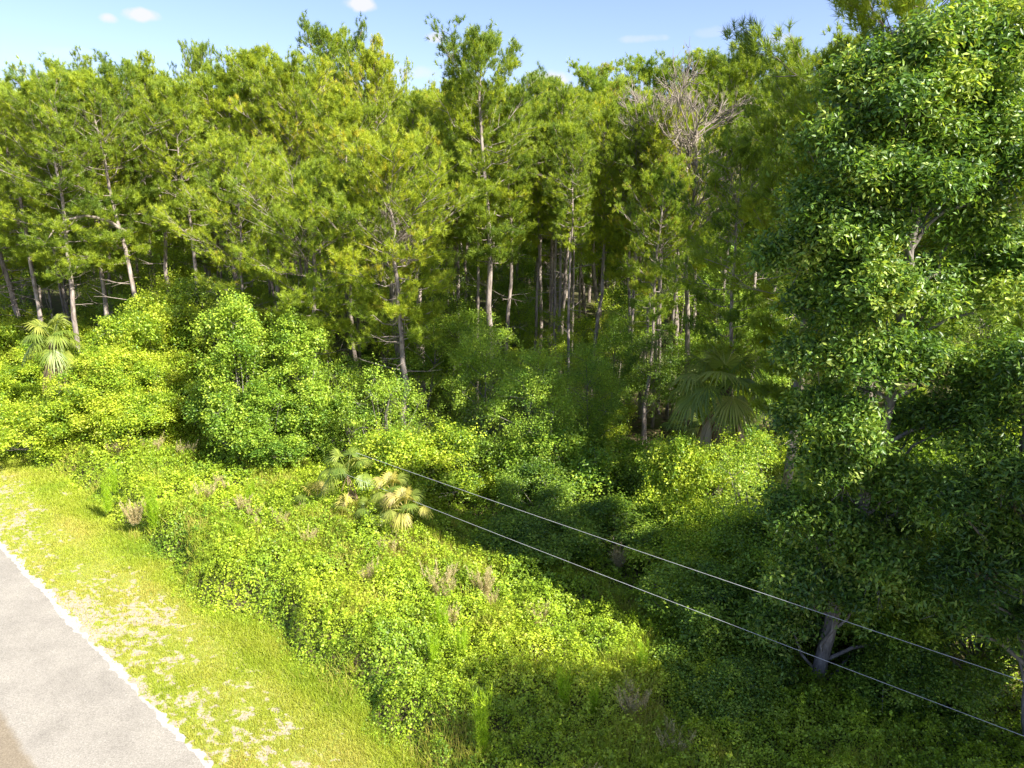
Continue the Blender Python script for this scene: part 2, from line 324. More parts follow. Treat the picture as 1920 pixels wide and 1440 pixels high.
# ---------------------------------------------------------------- plants: builders
TOPZ = {}
def pine_proto(seed, H=22., cb=.52, R=3.0, tufts=2700, K=32, mat='pine', flat=.55, open_=0., rp=2.8, rc=.22, bend=.35, deadlimbs=5, r0=.19, nlen=.29, nw=.022, top_open=False):
    rng = np.random.default_rng(seed)
    z = np.linspace(0, H * .985, 12); t = z / H
    bx = bend * np.cumsum(rng.normal(0, .35, 12)); by = bend * np.cumsum(rng.normal(0, .35, 12)); bx -= bx[0]; by -= by[0]
    TP = np.stack([bx, by, z], -1); TR = r0 * (1 - t * .88) ** .8
    paths = [(TP, TR)]; pos, dr, ti = [], [], []
    def trunk(zz): return np.array([np.interp(zz, z, bx), np.interp(zz, z, by), zz])
    nl = int(38 * (1 - open_ * .3)); per = tufts / nl / 4.0
    for i in range(nl):
        f = (i + rng.uniform(0, .8)) / nl; zz = H * (cb + (1 - cb) * f ** .9 * .97)
        prof = (.55 + .9 * f) if f < .35 else ((1 - ((f - .35) / .65) ** rp) + rc)
        L = R * prof * rng.uniform(.65, 1.25); az = i * 2.4 + rng.uniform(-.4, .4)
        el = -.15 + 1.15 * f + rng.uniform(-.15, .2)
        a = trunk(zz); d = np.array([math.cos(az) * math.cos(el), math.sin(az) * math.cos(el), math.sin(el)])
        b = a + d * L + np.array([0, 0, .22 * L]); P = curve(a, b, sag=.10 * L, n=6, wob=.05 * L, rng=rng)
        paths.append((P, np.linspace(.042 * (1 - .5 * f), .010, 6)))
        tl = rng.uniform(.2, .75)
        ns = max(4, int(L * 2.9))
        for j in range(ns):
            s = .16 + .84 * (j + rng.uniform(0, .6)) / ns; s = min(s, 1)
            p = np.array([np.interp(s * 5, range(6), P[:, c]) for c in range(3)])
            sa = az + rng.choice([-1, 1]) * rng.uniform(.4, 1.3); sl = L * (.18 + .32 * (1 - s)) + .35; sl *= rng.uniform(.7, 1.3)
            e2 = el * .6 + rng.uniform(0, .7)
            q = p + sl * np.array([math.cos(sa) * math.cos(e2), math.sin(sa) * math.cos(e2), math.sin(e2)])
            paths.append((curve(p, q, sag=.05, n=3), np.array([.018, .012, .006])))
            m = rng.poisson(per * 4.0 / ns * (1 + .6 * (s > .8)) + .3) + 1
            w = rng.uniform(.35, 1.05, m)[:, None]; c = p + (q - p) * w + rng.normal(0, .20, (m, 3)) * (1, 1, .8)
            dd = norm((q - p)[None, :] / max(sl, .1) * .7 + rng.normal(0, .38, (m, 3)) + np.array([0, 0, .85]))
            pos.append(c); dr.append(dd); ti.append(np.clip(tl + rng.normal(0, .17, m), 0, 1))
    # leader tufts
    m = 14; top = trunk(H * .97); pos.append(top + rng.normal(0, .22, (m, 3)) * (1, 1, 1.8)); dr.append(norm(rng.normal(0, .35, (m, 3)) + np.array([0, 0, 1.]))); ti.append(rng.uniform(.3, .9, m))
    for i in range(deadlimbs):
        zz = H * rng.uniform(.25, cb + .1); az = rng.uniform(0, 6.28); L = rng.uniform(.8, 2.4)
        a = trunk(zz); b = a + L * np.array([math.cos(az), math.sin(az), rng.uniform(-.1, .45)])
        P = curve(a, b, n=4, wob=.06, rng=rng); paths.append((P, np.linspace(.03, .008, 4)))
        for k in range(2):
            p = P[2] if k else P[1]; q = p + .5 * L * norm(rng.normal(size=3) + (b - a) / L); paths.append((curve(p, q, n=3), np.array([.014, .01, .005])))
    V, F = tubes(paths[:1], 9); V2, F2 = tubes(paths[1:], 4)
    root = empty('pine_tree')
    obj('trunk', mesh('pine_trunk', np.concatenate([V, V2]), F4=np.concatenate([F, F2 + len(V)]), mat=M['bark'], smooth=True), root)
    nv, nf, nt_ = needles(rng, np.concatenate(pos), np.concatenate(dr), K, nlen, nw, 1.2, np.concatenate(ti))
    obj('crown', mesh('pine_crown', nv, F3=nf, mat=M[mat], tint=nt_), root)
    TOPZ[root.name] = float(np.percentile(nv[:, 2], 99.9)); return root

def leaf_lobes(rng, lobes, dens, size, asp, per=7, cl=.16, up=.55, inner=.72, fill=.12, jit=.5, zmin=.05, droop=0.):
    big_ = [tuple(l) for l in lobes]; lobes = []; fulls = []
    for (x, y, z, r, rz) in big_:
        lobes.append((x, y, z, r * .80, rz * .80)); fulls.append(.38)
        for k in range(int(7 + 5 * min(r, 1.6))):
            d = norm(rng.normal(size=3)); 
            if d[2] < -.3: d[2] *= -1
            q = rng.uniform(.72, 1.12); lobes.append((x + d[0] * r * q, y + d[1] * r * q, max(.1, z + d[2] * rz * q), min(.6, r * rng.uniform(.22, .42)), min(.5, rz * rng.uniform(.2, .38)))); fulls.append(1.5)
    lobes = np.asarray(lobes, float); P, Nn, T = [], [], []
    for i, (x, y, z, r, rz) in enumerate(lobes):
        n = int(dens * r * (r + rz) * .5 * 4 * math.pi * .75 / per * fulls[i])
        if n < 1: continue
        d = norm(rng.normal(size=(n, 3))); d[:, 2] = np.where((d[:, 2] < -.2) & (rng.random(n) < .6), -d[:, 2], d[:, 2])
        # lumpy shell: radius modulated by direction
        ph = rng.uniform(0, 6.28, 3); lump = 1 + .20 * np.sin(5 * d[:, 0] + ph[0]) * np.cos(4 * d[:, 1] + ph[1]) + .14 * np.sin(9 * d[:, 2] + 7 * d[:, 0] + ph[2])
        rr = np.where(rng.random(n) < fill, rng.uniform(.3, .85, n), rng.uniform(.8, 1.06, n)) * lump
        rr = np.where(rng.random(n) < .10, rr * rng.uniform(1.1, 1.35, n), rr)
        p = np.array([x, y, z]) + d * rr[:, None] * np.array([r, r, rz])
        hole = vnoise(p[:, 0] * 1.9 + p[:, 2] * 1.3, p[:, 1] * 1.9 - p[:, 2] * 1.7, i); keep = rng.random(n) < sstep(.12, .42, hole) + .12
        for j, (a, b, c, s, sz) in enumerate(lobes):
            if j != i: keep &= (((p - [a, b, c]) / [s, s, sz]) ** 2).sum(1) > inner ** 2 * .8
        p, d = p[keep], d[keep]; n = len(p)
        tt = np.clip(rng.uniform(.15, .85) + rng.normal(0, .18, n), 0, 1)
        p = np.repeat(p, per, 0) + rng.normal(0, cl, (n * per, 3)); d = np.repeat(d, per, 0)
        ok = p[:, 2] > zmin
        P.append(p[ok]); Nn.append((d * .5 + np.array([0, 0, up]))[ok]); T.append(np.clip(np.repeat(tt, per)[ok] + rng.normal(0, .06, ok.sum()), 0, 1))
    for (x, y, z, r, rz) in big_:                      # shoots that stick out of the outline
        for k in range(int(5 * r + 3)):
            d = norm(rng.normal(size=3) + np.array([0, 0, .5])); L = rng.uniform(.35, 1.0) * min(1., .5 + r * .6); m = int(22 * L) + 6
            s_ = rng.uniform(0, 1, m)[:, None]; p = np.array([x, y, z]) + d * [r, r, rz] * .95 + d * L * s_ + np.array([0, 0, .35]) * L * s_ * (1 - s_) + rng.normal(0, .05 + .02 * L, (m, 3))
            ok = p[:, 2] > zmin; P.append(p[ok]); Nn.append(np.tile(d * .4 + np.array([0, 0, .6]), (m, 1))[ok]); T.append(np.clip(rng.normal(rng.uniform(.3, .9), .08, ok.sum()), 0, 1))
    return leaves(rng, np.concatenate(P), np.concatenate(Nn), size, asp, np.concatenate(T), jit, droop)
def bush_proto(seed, name='shrub', H=3., R=1.6, nl=14, dens=190, size=.11, asp=.62, mat='shrub', cone=.0, loose=0., low=.0, stems=5, per=7, up=.55):
    rng = np.random.default_rng(seed); lobes = []
    for i in range(nl):
        f = (i + .5) / nl; z = H * (low + (1 - low) * (.16 + .70 * f)); rad = R * (1 - cone * f) * rng.uniform(.12, .95) * (1 if i < nl - 1 else .2); a = rng.uniform(0, 6.28) + i * 2.4
        r = R * (1 - .55 * cone * f) * rng.uniform(.20, .46) * (1 - loose * .3)
        lobes.append((rad * math.cos(a), rad * math.sin(a), z, r, r * rng.uniform(.75, 1.15) * (1 + .4 * cone)))
    root = empty(name); paths = []
    for i in range(stems):
        l = lobes[rng.integers(nl)]; paths.append((curve((rng.normal(0, .12), rng.normal(0, .12), 0), l[:3], n=5, wob=.05 * R, rng=rng), np.linspace(.025 + .008 * H, .01, 5)))
    for l in lobes:
        paths.append((curve((0, 0, H * .15 + low * H * .6), l[:3], n=4, wob=.06, rng=rng), np.linspace(.02 + .004 * H, .008, 4)))
        for k in range(3 + int(loose * 6)):
            q = np.array(l[:3]) + norm(rng.normal(size=3)) * l[3] * 1.05; paths.append((curve(l[:3], q, n=3), np.array([.012, .008, .004])))
    V, F = tubes(paths, 5); obj('stems', mesh('stems', V, F4=F, mat=M['bark_grey'], smooth=True), root)
    v, f, t = leaf_lobes(rng, lobes, dens * (1 - loose * .4), size, asp, per=per, up=up, cl=.13 + .05 * loose)
    obj('foliage', mesh('foliage', v, F3=f, mat=M[mat], tint=t), root); return root
def tree_proto(seed, H=9., R=2.6, trunk_f=.42, nl=12, dens=120, size=.12, asp=.55, mat='shrub', r0=.09):
    rng = np.random.default_rng(seed); lobes = []
    for i in range(nl):
        f = (i + .5) / nl; z = H * (trunk_f + (1 - trunk_f) * .88 * f); pr = math.sin(math.pi * (.18 + .72 * f)); a = i * 2.4 + rng.uniform(-.5, .5)
        rad = R * pr * rng.uniform(.35, .85); r = R * rng.uniform(.28, .45); lobes.append((rad * math.cos(a), rad * math.sin(a), z, r, r * rng.uniform(.6, .85)))
    root = empty('broadleaf_tree'); z = np.linspace(0, H * .9, 7); w = np.cumsum(rng.normal(0, .12, (7, 2)), 0); w -= w[0]
    TP = np.stack([w[:, 0], w[:, 1], z], -1); paths = []
    for l in lobes:
        zz = l[2] - .25 * H * rng.uniform(.4, 1); p = [np.interp(zz, z, w[:, 0]), np.interp(zz, z, w[:, 1]), zz]
        paths.append((curve(p, l[:3], n=4, sag=-.1, wob=.08, rng=rng), np.linspace(.035, .012, 4)))
        for k in range(4): q = np.array(l[:3]) + norm(rng.normal(size=3)) * l[3]; paths.append((curve(l[:3], q, n=3), np.array([.012, .008, .004])))
    V, F = tubes([(TP, np.linspace(r0, .02, 7))], 8); V2, F2 = tubes(paths, 4)
    obj('trunk', mesh('trunk', np.concatenate([V, V2]), F4=np.concatenate([F, F2 + len(V)]), mat=M['bark_grey'], smooth=True), root)
    v, f, t = leaf_lobes(rng, lobes, dens, size, asp, up=.6, cl=.15)
    obj('crown', mesh('crown', v, F3=f, mat=M[mat], tint=t), root); return root

def fan(rng, Lp, Rf, nseg, el, drop, mat, fold=.0, closed=1.):
    """one costapalmate frond in the local XZ plane, petiole starting at the origin, pointing along +X, tilted by el"""
    V, F3_, F4_ = [], [], []
    d = np.array([math.cos(el), 0, math.sin(el)]); tip = d * Lp; tip[2] -= .12 * Lp
    pv, pf = tubes([(curve((0, 0, 0), tip, sag=-.08 * Lp, n=4), np.linspace(.022, .012, 4))], 4); V.append(pv); F4_.append(pf); off = len(pv); F3o = []
    side = np.array([0, 1., 0]); ax = norm(d - np.array([0, 0, .35 + drop])); up = np.cross(ax, side)
    if up[2] < 0: up = -up
    for k in range(nseg):
        a = (k / (nseg - 1) - .5) * math.radians(215) * closed + rng.normal(0, .03); ln = Rf * (1 - .28 * abs(a) / 2.2) * rng.uniform(.88, 1.06)
        dd = ax * math.cos(a) + side * math.sin(a) + up * .12 * math.cos(a * 2); s = norm(np.cross(dd, up)) * Rf * .034
        m1 = tip + dd * ln * .55; e = tip + dd * ln; e[2] -= (.16 + .42 * drop + .22 * rng.random()) * ln; m1[2] -= (.03 + .08 * drop) * ln; e += side * rng.normal(0, .05) * ln
        kf = up * Rf * .018
        V.append(np.array([tip, m1 - s, m1 + kf, m1 + s, e])); F3o += [(off, off + 1, off + 2), (off, off + 2, off + 3), (off + 1, off + 4, off + 2), (off + 2, off + 4, off + 3)]; off += 5
    V = np.concatenate(V); return mesh('frond', V, F4=F4_[0], F3=np.array(F3o), mat=mat, tint=np.clip(rng.uniform(.1, .9) + np.repeat(rng.normal(0, .12, (len(V) + 4) // 5), 5)[:len(V)], 0, 1))
def palm_proto(seed, name='cabbage_palm', trunk_h=4., nf=18, ndead=5, Rf=1.0, Lp=1.2, dry=0., spread=1.0, boots=True):
    rng = np.random.default_rng(seed); root = empty(name)
    if trunk_h > .2:
        n = int(trunk_h * 7) + 3; z = np.linspace(0, trunk_h, n); w = .12 * np.sin(z / trunk_h * 2)
        r = .17 + .035 * (np.arange(n) % 2) + .05 * sstep(.6, 1, z / trunk_h)
        V, F = tubes([(np.stack([w, 0 * w, z], -1), r)], 11)
        bp = []
        for i in range(int(trunk_h * 9)):
            zz = rng.uniform(.25, 1) * trunk_h; a = rng.uniform(0, 6.28); o = np.array([np.interp(zz, z, w), 0, zz]); e = np.array([math.cos(a), math.sin(a), 0])
            bp.append((curve(o + e * .12, o + e * .3 + np.array([0, 0, .28]), n=3), np.array([.035, .028, .012])))
        V2, F2 = tubes(bp, 4); obj('trunk', mesh('palm_trunk', np.concatenate([V, V2]), F4=np.concatenate([F, F2 + len(V)]), mat=M['palm_trunk']), root)
    for i in range(nf):
        f = i / nf; el = 1.35 - 1.75 * f * spread + rng.normal(0, .1); az = i * 2.4 + rng.normal(0, .2)
        m = M['palm_yellow'] if rng.random() < dry else M['palm']
        o = obj('frond', fan(rng, Lp * rng.uniform(.8, 1.15), Rf * rng.uniform(.85, 1.1), 25, el, .15 + .7 * f, m), root); o.location = (.12 * (trunk_h > .2), 0, trunk_h); o.rotation_euler[2] = az
    for i in range(ndead):
        o = obj('dead_frond', fan(rng, Lp * .8, Rf * .95, 15, -1.15 + rng.normal(0, .12), 1.3, M['palm_dead'], closed=.35), root); o.location = (0, 0, trunk_h - .1); o.rotation_euler[2] = i * 6.28 / max(ndead, 1) + rng.uniform(0, .6)
    return root
RNG = np.random.default_rng(7)

# ---------------------------------------------------------------- pines
PP = [pine_proto(11, R=3.0), pine_proto(12, R=3.4, cb=.48), pine_proto(13, R=2.7, cb=.55, mat='pine'), pine_proto(14, R=3.2, cb=.5, open_=.2),
      pine_proto(15, R=2.4, cb=.58, tufts=1700), pine_proto(16, R=3.6, cb=.42, tufts=3000)]
PD = [pine_proto(21, R=3.0, cb=.45, mat='pine_dark', tufts=2500), pine_proto(22, R=3.4, cb=.4, mat='pine_dark', tufts=2800)]
PW = pine_proto(31, H=16, R=3.7, cb=.44, tufts=3600, r0=.2, bend=.6, deadlimbs=14)      # wide low pine
PO = pine_proto(41, H=23, R=2.6, cb=.46, tufts=3300, rp=4, rc=.38, open_=.1, r0=.24)                     # tall open-topped pine
def pine_at(px, Y, ytop, label, proto=None, ws=1., lean=(0, 0), pyref=330, group='pines along the front of the wood'):
    p = at(px, pyref, Y); top = at(px, ytop, Y)[2]; base = TOPZ[proto.name]
    s = top / base; x = p[0] - math.tan(lean[0]) * p[2]
    return put(proto, (x, Y, 0), RNG.uniform(0, 6.28), (s * ws, s * ws, s), lean, label, 'pine tree', group)
FRONT = [
 (-10, 49, 190, 'low bright pine whose long boughs reach in from the left frame edge', PW, 1.1, 0),
 (25, 46, 150, 'round topped pine at the far left end of the skyline', PP[0], 1.1, 0),
 (95, 43, 128, 'yellow green pine beside the round topped pine at the left end', PP[1], 1.1, 0),
 (160, 47, 103, 'full pine making the first hump of the skyline from the left', PP[5], 1.1, 0),
 (300, 47, 104, 'pine with a sky gap in its thin top, above the straight pale trunk', PP[3], 1.0, 0),
 (332, 45, 150, 'straight pale bare trunked pine just right of the leaning one on the left', PP[4], 1.0, .0),
 (388, 56, 74, 'thin spire topped pine poking above the canopy under the two small clouds', PP[4], .55, 0),
 (425, 49, 118, 'pine filling the dip right of the thin spire topped pine', PP[2], 1.1, 0),
 (500, 50, 84, 'broad pine with ragged shoulder left of the tall open topped pine', PP[0], 1.1, 0),
 (575, 47, 100, 'dense pine tucked under the left side of the tall open topped pine', PP[1], 1., 0),
 (640, 53, 33, 'tall open topped pine under the cloud at the top edge of the photo', PO, .85, 0),
 (715, 50, 72, 'narrow pine stepping down right of the tall open topped pine', PP[3], .8, 0),
 (560, 37, 285, 'lower pine with soft drooping boughs in front of the left centre trunks', PW, 1.0, 0),
 (745, 36, 232, 'spreading pine with crooked grey dead limbs left of the tallest pine', PW, 1.0, 0),
 (450, 40, 250, 'pine with a low yellow green crown behind the peaked vine mound', PP[5], 1.05, 0),
 (800, 50, 158, 'short pine filling the sky notch left of the tallest pine', PP[2], 1., 0),
 (915, 41, 34, 'tallest pine at the centre with a round airy head against the sky', PO, 1.0, 0),
 (945, 45, 160, 'slimmer pine standing close behind the tallest pine', PP[4], 1., 0),
 (1003, 47, 185, 'very slender pale stemmed pine right of the tallest pine', PP[4], .75, 0),
 (1065, 50, 150, 'pine at the foot of the skyline notch right of the tallest pine', PP[2], 1.0, 0),
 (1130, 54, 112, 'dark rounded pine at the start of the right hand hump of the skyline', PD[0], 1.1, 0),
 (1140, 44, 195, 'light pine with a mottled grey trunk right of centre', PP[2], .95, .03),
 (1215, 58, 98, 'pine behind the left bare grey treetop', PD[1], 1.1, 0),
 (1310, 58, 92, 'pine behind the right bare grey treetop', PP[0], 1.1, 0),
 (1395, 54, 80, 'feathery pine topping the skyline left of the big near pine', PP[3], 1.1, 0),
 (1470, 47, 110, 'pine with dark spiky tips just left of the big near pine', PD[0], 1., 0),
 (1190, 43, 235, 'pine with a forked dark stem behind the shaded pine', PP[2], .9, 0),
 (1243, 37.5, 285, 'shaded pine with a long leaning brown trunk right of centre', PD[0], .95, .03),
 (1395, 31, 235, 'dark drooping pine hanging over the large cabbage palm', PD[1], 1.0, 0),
 (1550, 36, 60, 'pine behind the left flank of the big near pine', PP[5], 1.1, 0),
 (860, 47, 140, 'pine leaning its crown against the left of the tallest pine', PP[0], .9, 0),
 (1290, 48, 225, 'yellow tipped pine below the bare grey treetops', PP[1], 1., 0),
 (1010, 54, 135, 'pine filling behind the right shoulder of the tallest pine', PP[0], 1., 0),
 (660, 44, 165, 'pine with fine yellow tips below the tall open topped pine', PP[3], 1., 0),
]
for (px, Y, yt, lab, pr, ws, ln) in FRONT: pine_at(px, Y, yt, lab, pr, ws, (ln, 0))
PL = pine_proto(51, R=3.2, cb=.5, bend=.15, deadlimbs=10)
pine_at(215, 44, 112, 'pale pine leaning left with a long arching bare limb', PL, 1.1, (-.09, 0), pyref=400)
def where(X, Y):
    px = 960 + 1333 * X / Y
    return ('behind the left palm', 'behind the vine mounds', 'behind the peaked vine towers', 'left of the tallest pine', 'just right of the tallest pine', 'behind the large cabbage palm', 'behind the glossy tree')[int(np.searchsorted([170, 380, 620, 900, 1150, 1450], px))]
PS = pine_proto(52, R=1.7, cb=.64, bend=.12, deadlimbs=10, tufts=900, r0=.14)
for k in range(20):
    Y = 40 + 15 * RNG.random(); px = RNG.uniform(640, 1330)
    pine_at(px, Y, 150 + 90 * RNG.random(), 'slender pale stemmed pine with a small high crown ' + where((px - 960) / 1333 * Y, Y), PS, 1.0, (RNG.normal(0, .02), 0), group='slender pines in the middle')
for k in range(9):
    Y = 45 + 12 * RNG.random(); px = RNG.uniform(40, 600)
    pine_at(px, Y, 150 + 60 * RNG.random(), 'slender pale stemmed pine with a small high crown ' + where((px - 960) / 1333 * Y, Y), PS, 1.0, (RNG.normal(0, .03), 0), group='slender pines at the left')
# near pines on the right
NP = pine_proto(61, H=23, R=3.3, cb=.34, rp=5, rc=.40, tufts=5600, K=40, nlen=.34, nw=.019, r0=.26, mat='pine')
put(NP, (13.3, 24.6, 0), 1.0, (1.05, 1.05, 1.16), (0, 0), 'big near pine whose top runs out of the frame above the glossy leaved tree', 'pine tree', 'near pines at the right side')
put(NP, (18.8, 23.5, 0), 3.3, (1.05, 1.05, 1.12), (0, 0), 'near pine at the right frame edge behind the glossy leaved tree', 'pine tree', 'near pines at the right side')
put(NP, (11.0, 27.0, 0), 4.6, (.82, .82, .70), (0, 0), 'mid height pine with long sunlit needle tufts below the big near pine', 'pine tree', 'near pines at the right side')
# back ranks
placed = []
tries = 0
allp = PP + PD[:1]
while len(placed) < 170 and tries < 6000:
    tries += 1; Y = 52 + 58 * RNG.random() ** 1.3; X = RNG.uniform(-.86 * Y - 4, .86 * Y + 4)
    if any((X - a) ** 2 + (Y - b) ** 2 < 4.6 ** 2 for a, b in placed): continue
    placed.append((X, Y)); pxx = 960 + 1333 * X / (Y * .99)
    sky_y = np.interp(pxx, [-200, 0, 150, 300, 450, 560, 650, 740, 790, 850, 1000, 1050, 1130, 1230, 1350, 1450, 2200], [165, 160, 130, 130, 145, 120, 90, 120, 185, 150, 150, 175, 140, 120, 118, 128, 100])
    top = at(pxx, sky_y + RNG.uniform(5, 70), Y)[2]; k = RNG.integers(len(allp)); pr = allp[k]; s = min(top, 25.) / TOPZ[pr.name]
    put(pr, (X, Y, 0), RNG.uniform(0, 6.28), (s * RNG.uniform(.85, 1.15), s * RNG.uniform(.85, 1.15), s), (RNG.normal(0, .02), RNG.normal(0, .02)),
        ('%s pine in the crowded back ranks %s' % (('plain', 'wide', 'narrow', 'thin crowned', 'slim', 'full crowned', 'dark')[k], where(X, Y))), 'pine tree', 'pines in the back ranks')

rng = np.random.default_rng(303); n_ = 42000
X_ = rng.uniform(-135, 135, n_); Y_ = rng.uniform(112, 132, n_) ; hh = 15 + 6 * vnoise(X_ * .18, Y_ * .18, 4); Z_ = hh * rng.random(n_) ** .75
v_, f_, t_ = needles(rng, np.stack([X_, Y_, Z_], -1), norm(rng.normal(0, .5, (n_, 3)) + np.array([0, -.2, .9])), 7, 1.1, .28, 1.1, np.clip(rng.normal(.45, .2, n_), 0, 1))
far_wood = tag(obj('distant_wood', mesh('distant_wood', v_, F3=f_, mat=M['pine_dark'], tint=t_)), 'far side of the wood seen as one green mass behind all the trunks', 'wood', kind='stuff')

# ---------------------------------------------------------------- broadleaf trees and shrubs
BT = [tree_proto(71, 9, 2.6), tree_proto(72, 10, 2.4, mat='shrub_dark'), tree_proto(73, 8, 2.8, mat='shrub', trunk_f=.3), tree_proto(74, 9, 2.2, mat='vine', trunk_f=.35), tree_proto(75, 11, 2.2, mat='shrub', trunk_f=.45, nl=14)]
BS = [bush_proto(81, H=3, R=1.7, mat='shrub'), bush_proto(82, H=2.4, R=1.7, mat='shrub_dark'), bush_proto(83, H=3.4, R=1.6, mat='vine', cone=.3), bush_proto(84, H=3., R=1.5, mat='grey_leaf', loose=.6, size=.08), bush_proto(85, H=2.2, R=1.8, mat='vine', nl=11)]
cnt = 0; tries = 0; pl2 = []
while cnt < 165 and tries < 9000:
    tries += 1; Y = 37 + 62 * RNG.random() ** 1.15; X = RNG.uniform(-.84 * Y - 3, .80 * Y + 3); u, n = xy2un(X, Y)
    if n < 19.5 or any((X - a) ** 2 + (Y - b) ** 2 < 3.3 ** 2 for a, b in pl2): continue
    pl2.append((X, Y)); cnt += 1; s = RNG.uniform(.6, 1.12) * (1 + .35 * sstep(50, 75, Y)); s *= .85 if (Y < 51 and -.26 * Y < X < .24 * Y) else 1.; k = RNG.integers(5)
    put(BT[k], (X, Y, 0), RNG.uniform(0, 6.28), (s * 1.1, s * 1.1, s), (RNG.normal(0, .04), RNG.normal(0, .04)),
        ('%s leafy undergrowth tree among the trunks %s' % (('green', 'dark green', 'low branched', 'yellow green', 'tall narrow')[k], where(X, Y))), 'small tree', 'leafy undergrowth trees between the trunks')
cnt = 0; tries = 0
while cnt < 130 and tries < 5000:
    tries += 1; Y = 30 + 40 * RNG.random() ** 1.2; X = RNG.uniform(-.84 * Y - 3, .80 * Y + 3); u, n = xy2un(X, Y)
    if n < 20.5 or any((X - a) ** 2 + (Y - b) ** 2 < 1.9 ** 2 for a, b in pl2): continue
    pl2.append((X, Y)); cnt += 1; s = RNG.uniform(.55, 1.25); k = RNG.integers(5)
    put(BS[k], (X, Y, 0), RNG.uniform(0, 6.28), (s * 1.1, s * 1.1, s), (0, 0),
        ('%s low shrub on the forest floor %s' % (('green', 'dark', 'yellow green peaked', 'grey green thin', 'flat yellow green')[k], where(X, Y))), 'shrub', 'shrubs on the forest floor')
# large hand placed shrubs (detailed)
MV = bush_proto(91, 'vine_mound', H=7, R=3.7, nl=40, dens=190, size=.125, mat='vine', stems=8, cone=.15)
MC = bush_proto(92, 'vine_mound', H=8.5, R=2.3, nl=34, dens=210, size=.12, mat='shrub', cone=.55, stems=6)
MG = bush_proto(93, 'shrub', H=6.5, R=2.3, nl=16, dens=150, size=.10, mat='shrub', loose=.5, stems=8)
MB = bush_proto(94, 'shrub', H=3.2, R=2.1, nl=22, dens=240, size=.10, mat='vine')
MD = bush_proto(95, 'shrub', H=3.4, R=2.0, nl=22, dens=240, size=.10, mat='shrub_dark')
def big(pr, x, y, s, sz, label, cat='shrub', group='vine covered thickets along the verge', z=0.):
    put(pr, (x, y, z), RNG.uniform(0, 6.28), (s, s, sz), (0, 0), label, cat, group)
big(MV, -21.3, 37.5, .95, .80, 'broad bright green vine mound in front, right of the left palm')
big(MV, -21.8, 42.5, 1.0, 1.12, 'taller vine mound rising behind the broad one beside the left palm')
big(MV, -28.8, 45.5, .9, .80, 'vine mound behind the crown of the left palm')
big(MV, -35.5, 48.5, 1.0, .85, 'shaded vine mound at the left frame edge under the pines')
big(MG, -38.5, 52.5, 1.2, 1.3, 'tall loose shrub at the left frame edge under the pines')
big(MV, -33.0, 41.5, .95, .62, 'vine mound at the left frame edge beside the grass strip')
big(MB, -25.2, 36.4, 1.35, 1.0, 'low dark edged bush at the foot of the left palm')
big(MC, -14.0, 35.2, 1.12, 1.12, 'tall peaked vine tower left of centre with the highest point')
big(MC, -11.0, 35.4, 1.05, 1.0, 'second vine tower, shorter, joined to the right of the peaked one')
big(MC, -12.3, 34.0, .95, .62, 'lower leafy tower in front of the gap between the two vine towers')
big(MG, -6.2, 32.5, 1.0, 1.03, 'loose pale leaved shrub left of the brown trunk in the middle')
big(MG, -8.7, 36.5, .85, .95, 'grey stemmed open shrub between the vine tower and the pale shrub')
big(MB, -4.6, 30.0, 1.2, 1.1, 'light green bush just behind the palmetto cluster')
MT = tree_proto(96, 7.6, 2.9, trunk_f=.24, nl=18, dens=105, size=.10, mat='shrub', r0=.10)
def tr(x, y, s, sz, label, pr=None): put(pr or MT, (x, y, 0), RNG.uniform(0, 6.28), (s, s, sz), (0, 0), label, 'small tree', 'young leafy trees at the edge of the shade')
tr(1.1, 31.5, .85, .9, 'young leafy tree on a thin pale stem in the centre of the shade')
tr(4.0, 34.8, .7, .85, 'dark green young tree behind and right of the central thin stem')
tr(-1.6, 35.5, .8, .95, 'bright topped young tree below the tallest pine')
tr(6.0, 39.5, .6, .95, 'shaded young tree against the leaning brown trunk')
tr(12.4, 36.0, .9, 1.2, 'leafy young tree behind the large cabbage palm')
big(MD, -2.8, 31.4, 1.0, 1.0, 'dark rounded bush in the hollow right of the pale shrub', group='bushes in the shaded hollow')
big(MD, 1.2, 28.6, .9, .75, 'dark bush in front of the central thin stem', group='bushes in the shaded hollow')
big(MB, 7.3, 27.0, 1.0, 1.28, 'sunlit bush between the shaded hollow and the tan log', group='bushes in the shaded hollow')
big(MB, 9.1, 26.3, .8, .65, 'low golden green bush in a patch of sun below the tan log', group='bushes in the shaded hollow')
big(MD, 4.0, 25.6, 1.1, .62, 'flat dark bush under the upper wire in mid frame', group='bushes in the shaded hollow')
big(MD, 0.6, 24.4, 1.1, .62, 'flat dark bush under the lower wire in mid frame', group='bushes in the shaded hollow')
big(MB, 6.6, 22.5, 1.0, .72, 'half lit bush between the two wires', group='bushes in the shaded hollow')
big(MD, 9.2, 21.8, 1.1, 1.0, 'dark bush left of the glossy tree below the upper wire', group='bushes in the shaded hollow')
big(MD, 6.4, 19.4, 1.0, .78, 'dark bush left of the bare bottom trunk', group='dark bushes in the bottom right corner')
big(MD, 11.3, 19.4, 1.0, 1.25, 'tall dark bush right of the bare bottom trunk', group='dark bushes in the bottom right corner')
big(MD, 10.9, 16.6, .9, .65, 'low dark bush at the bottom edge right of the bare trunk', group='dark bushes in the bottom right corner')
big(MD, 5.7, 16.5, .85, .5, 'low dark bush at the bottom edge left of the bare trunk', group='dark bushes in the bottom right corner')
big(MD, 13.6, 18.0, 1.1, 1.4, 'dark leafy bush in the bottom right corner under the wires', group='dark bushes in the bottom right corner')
big(MD, 6.7, 19.0, .8, .68, 'dark vine heap touching the left side of the bare bottom trunk', group='dark bushes in the bottom right corner')
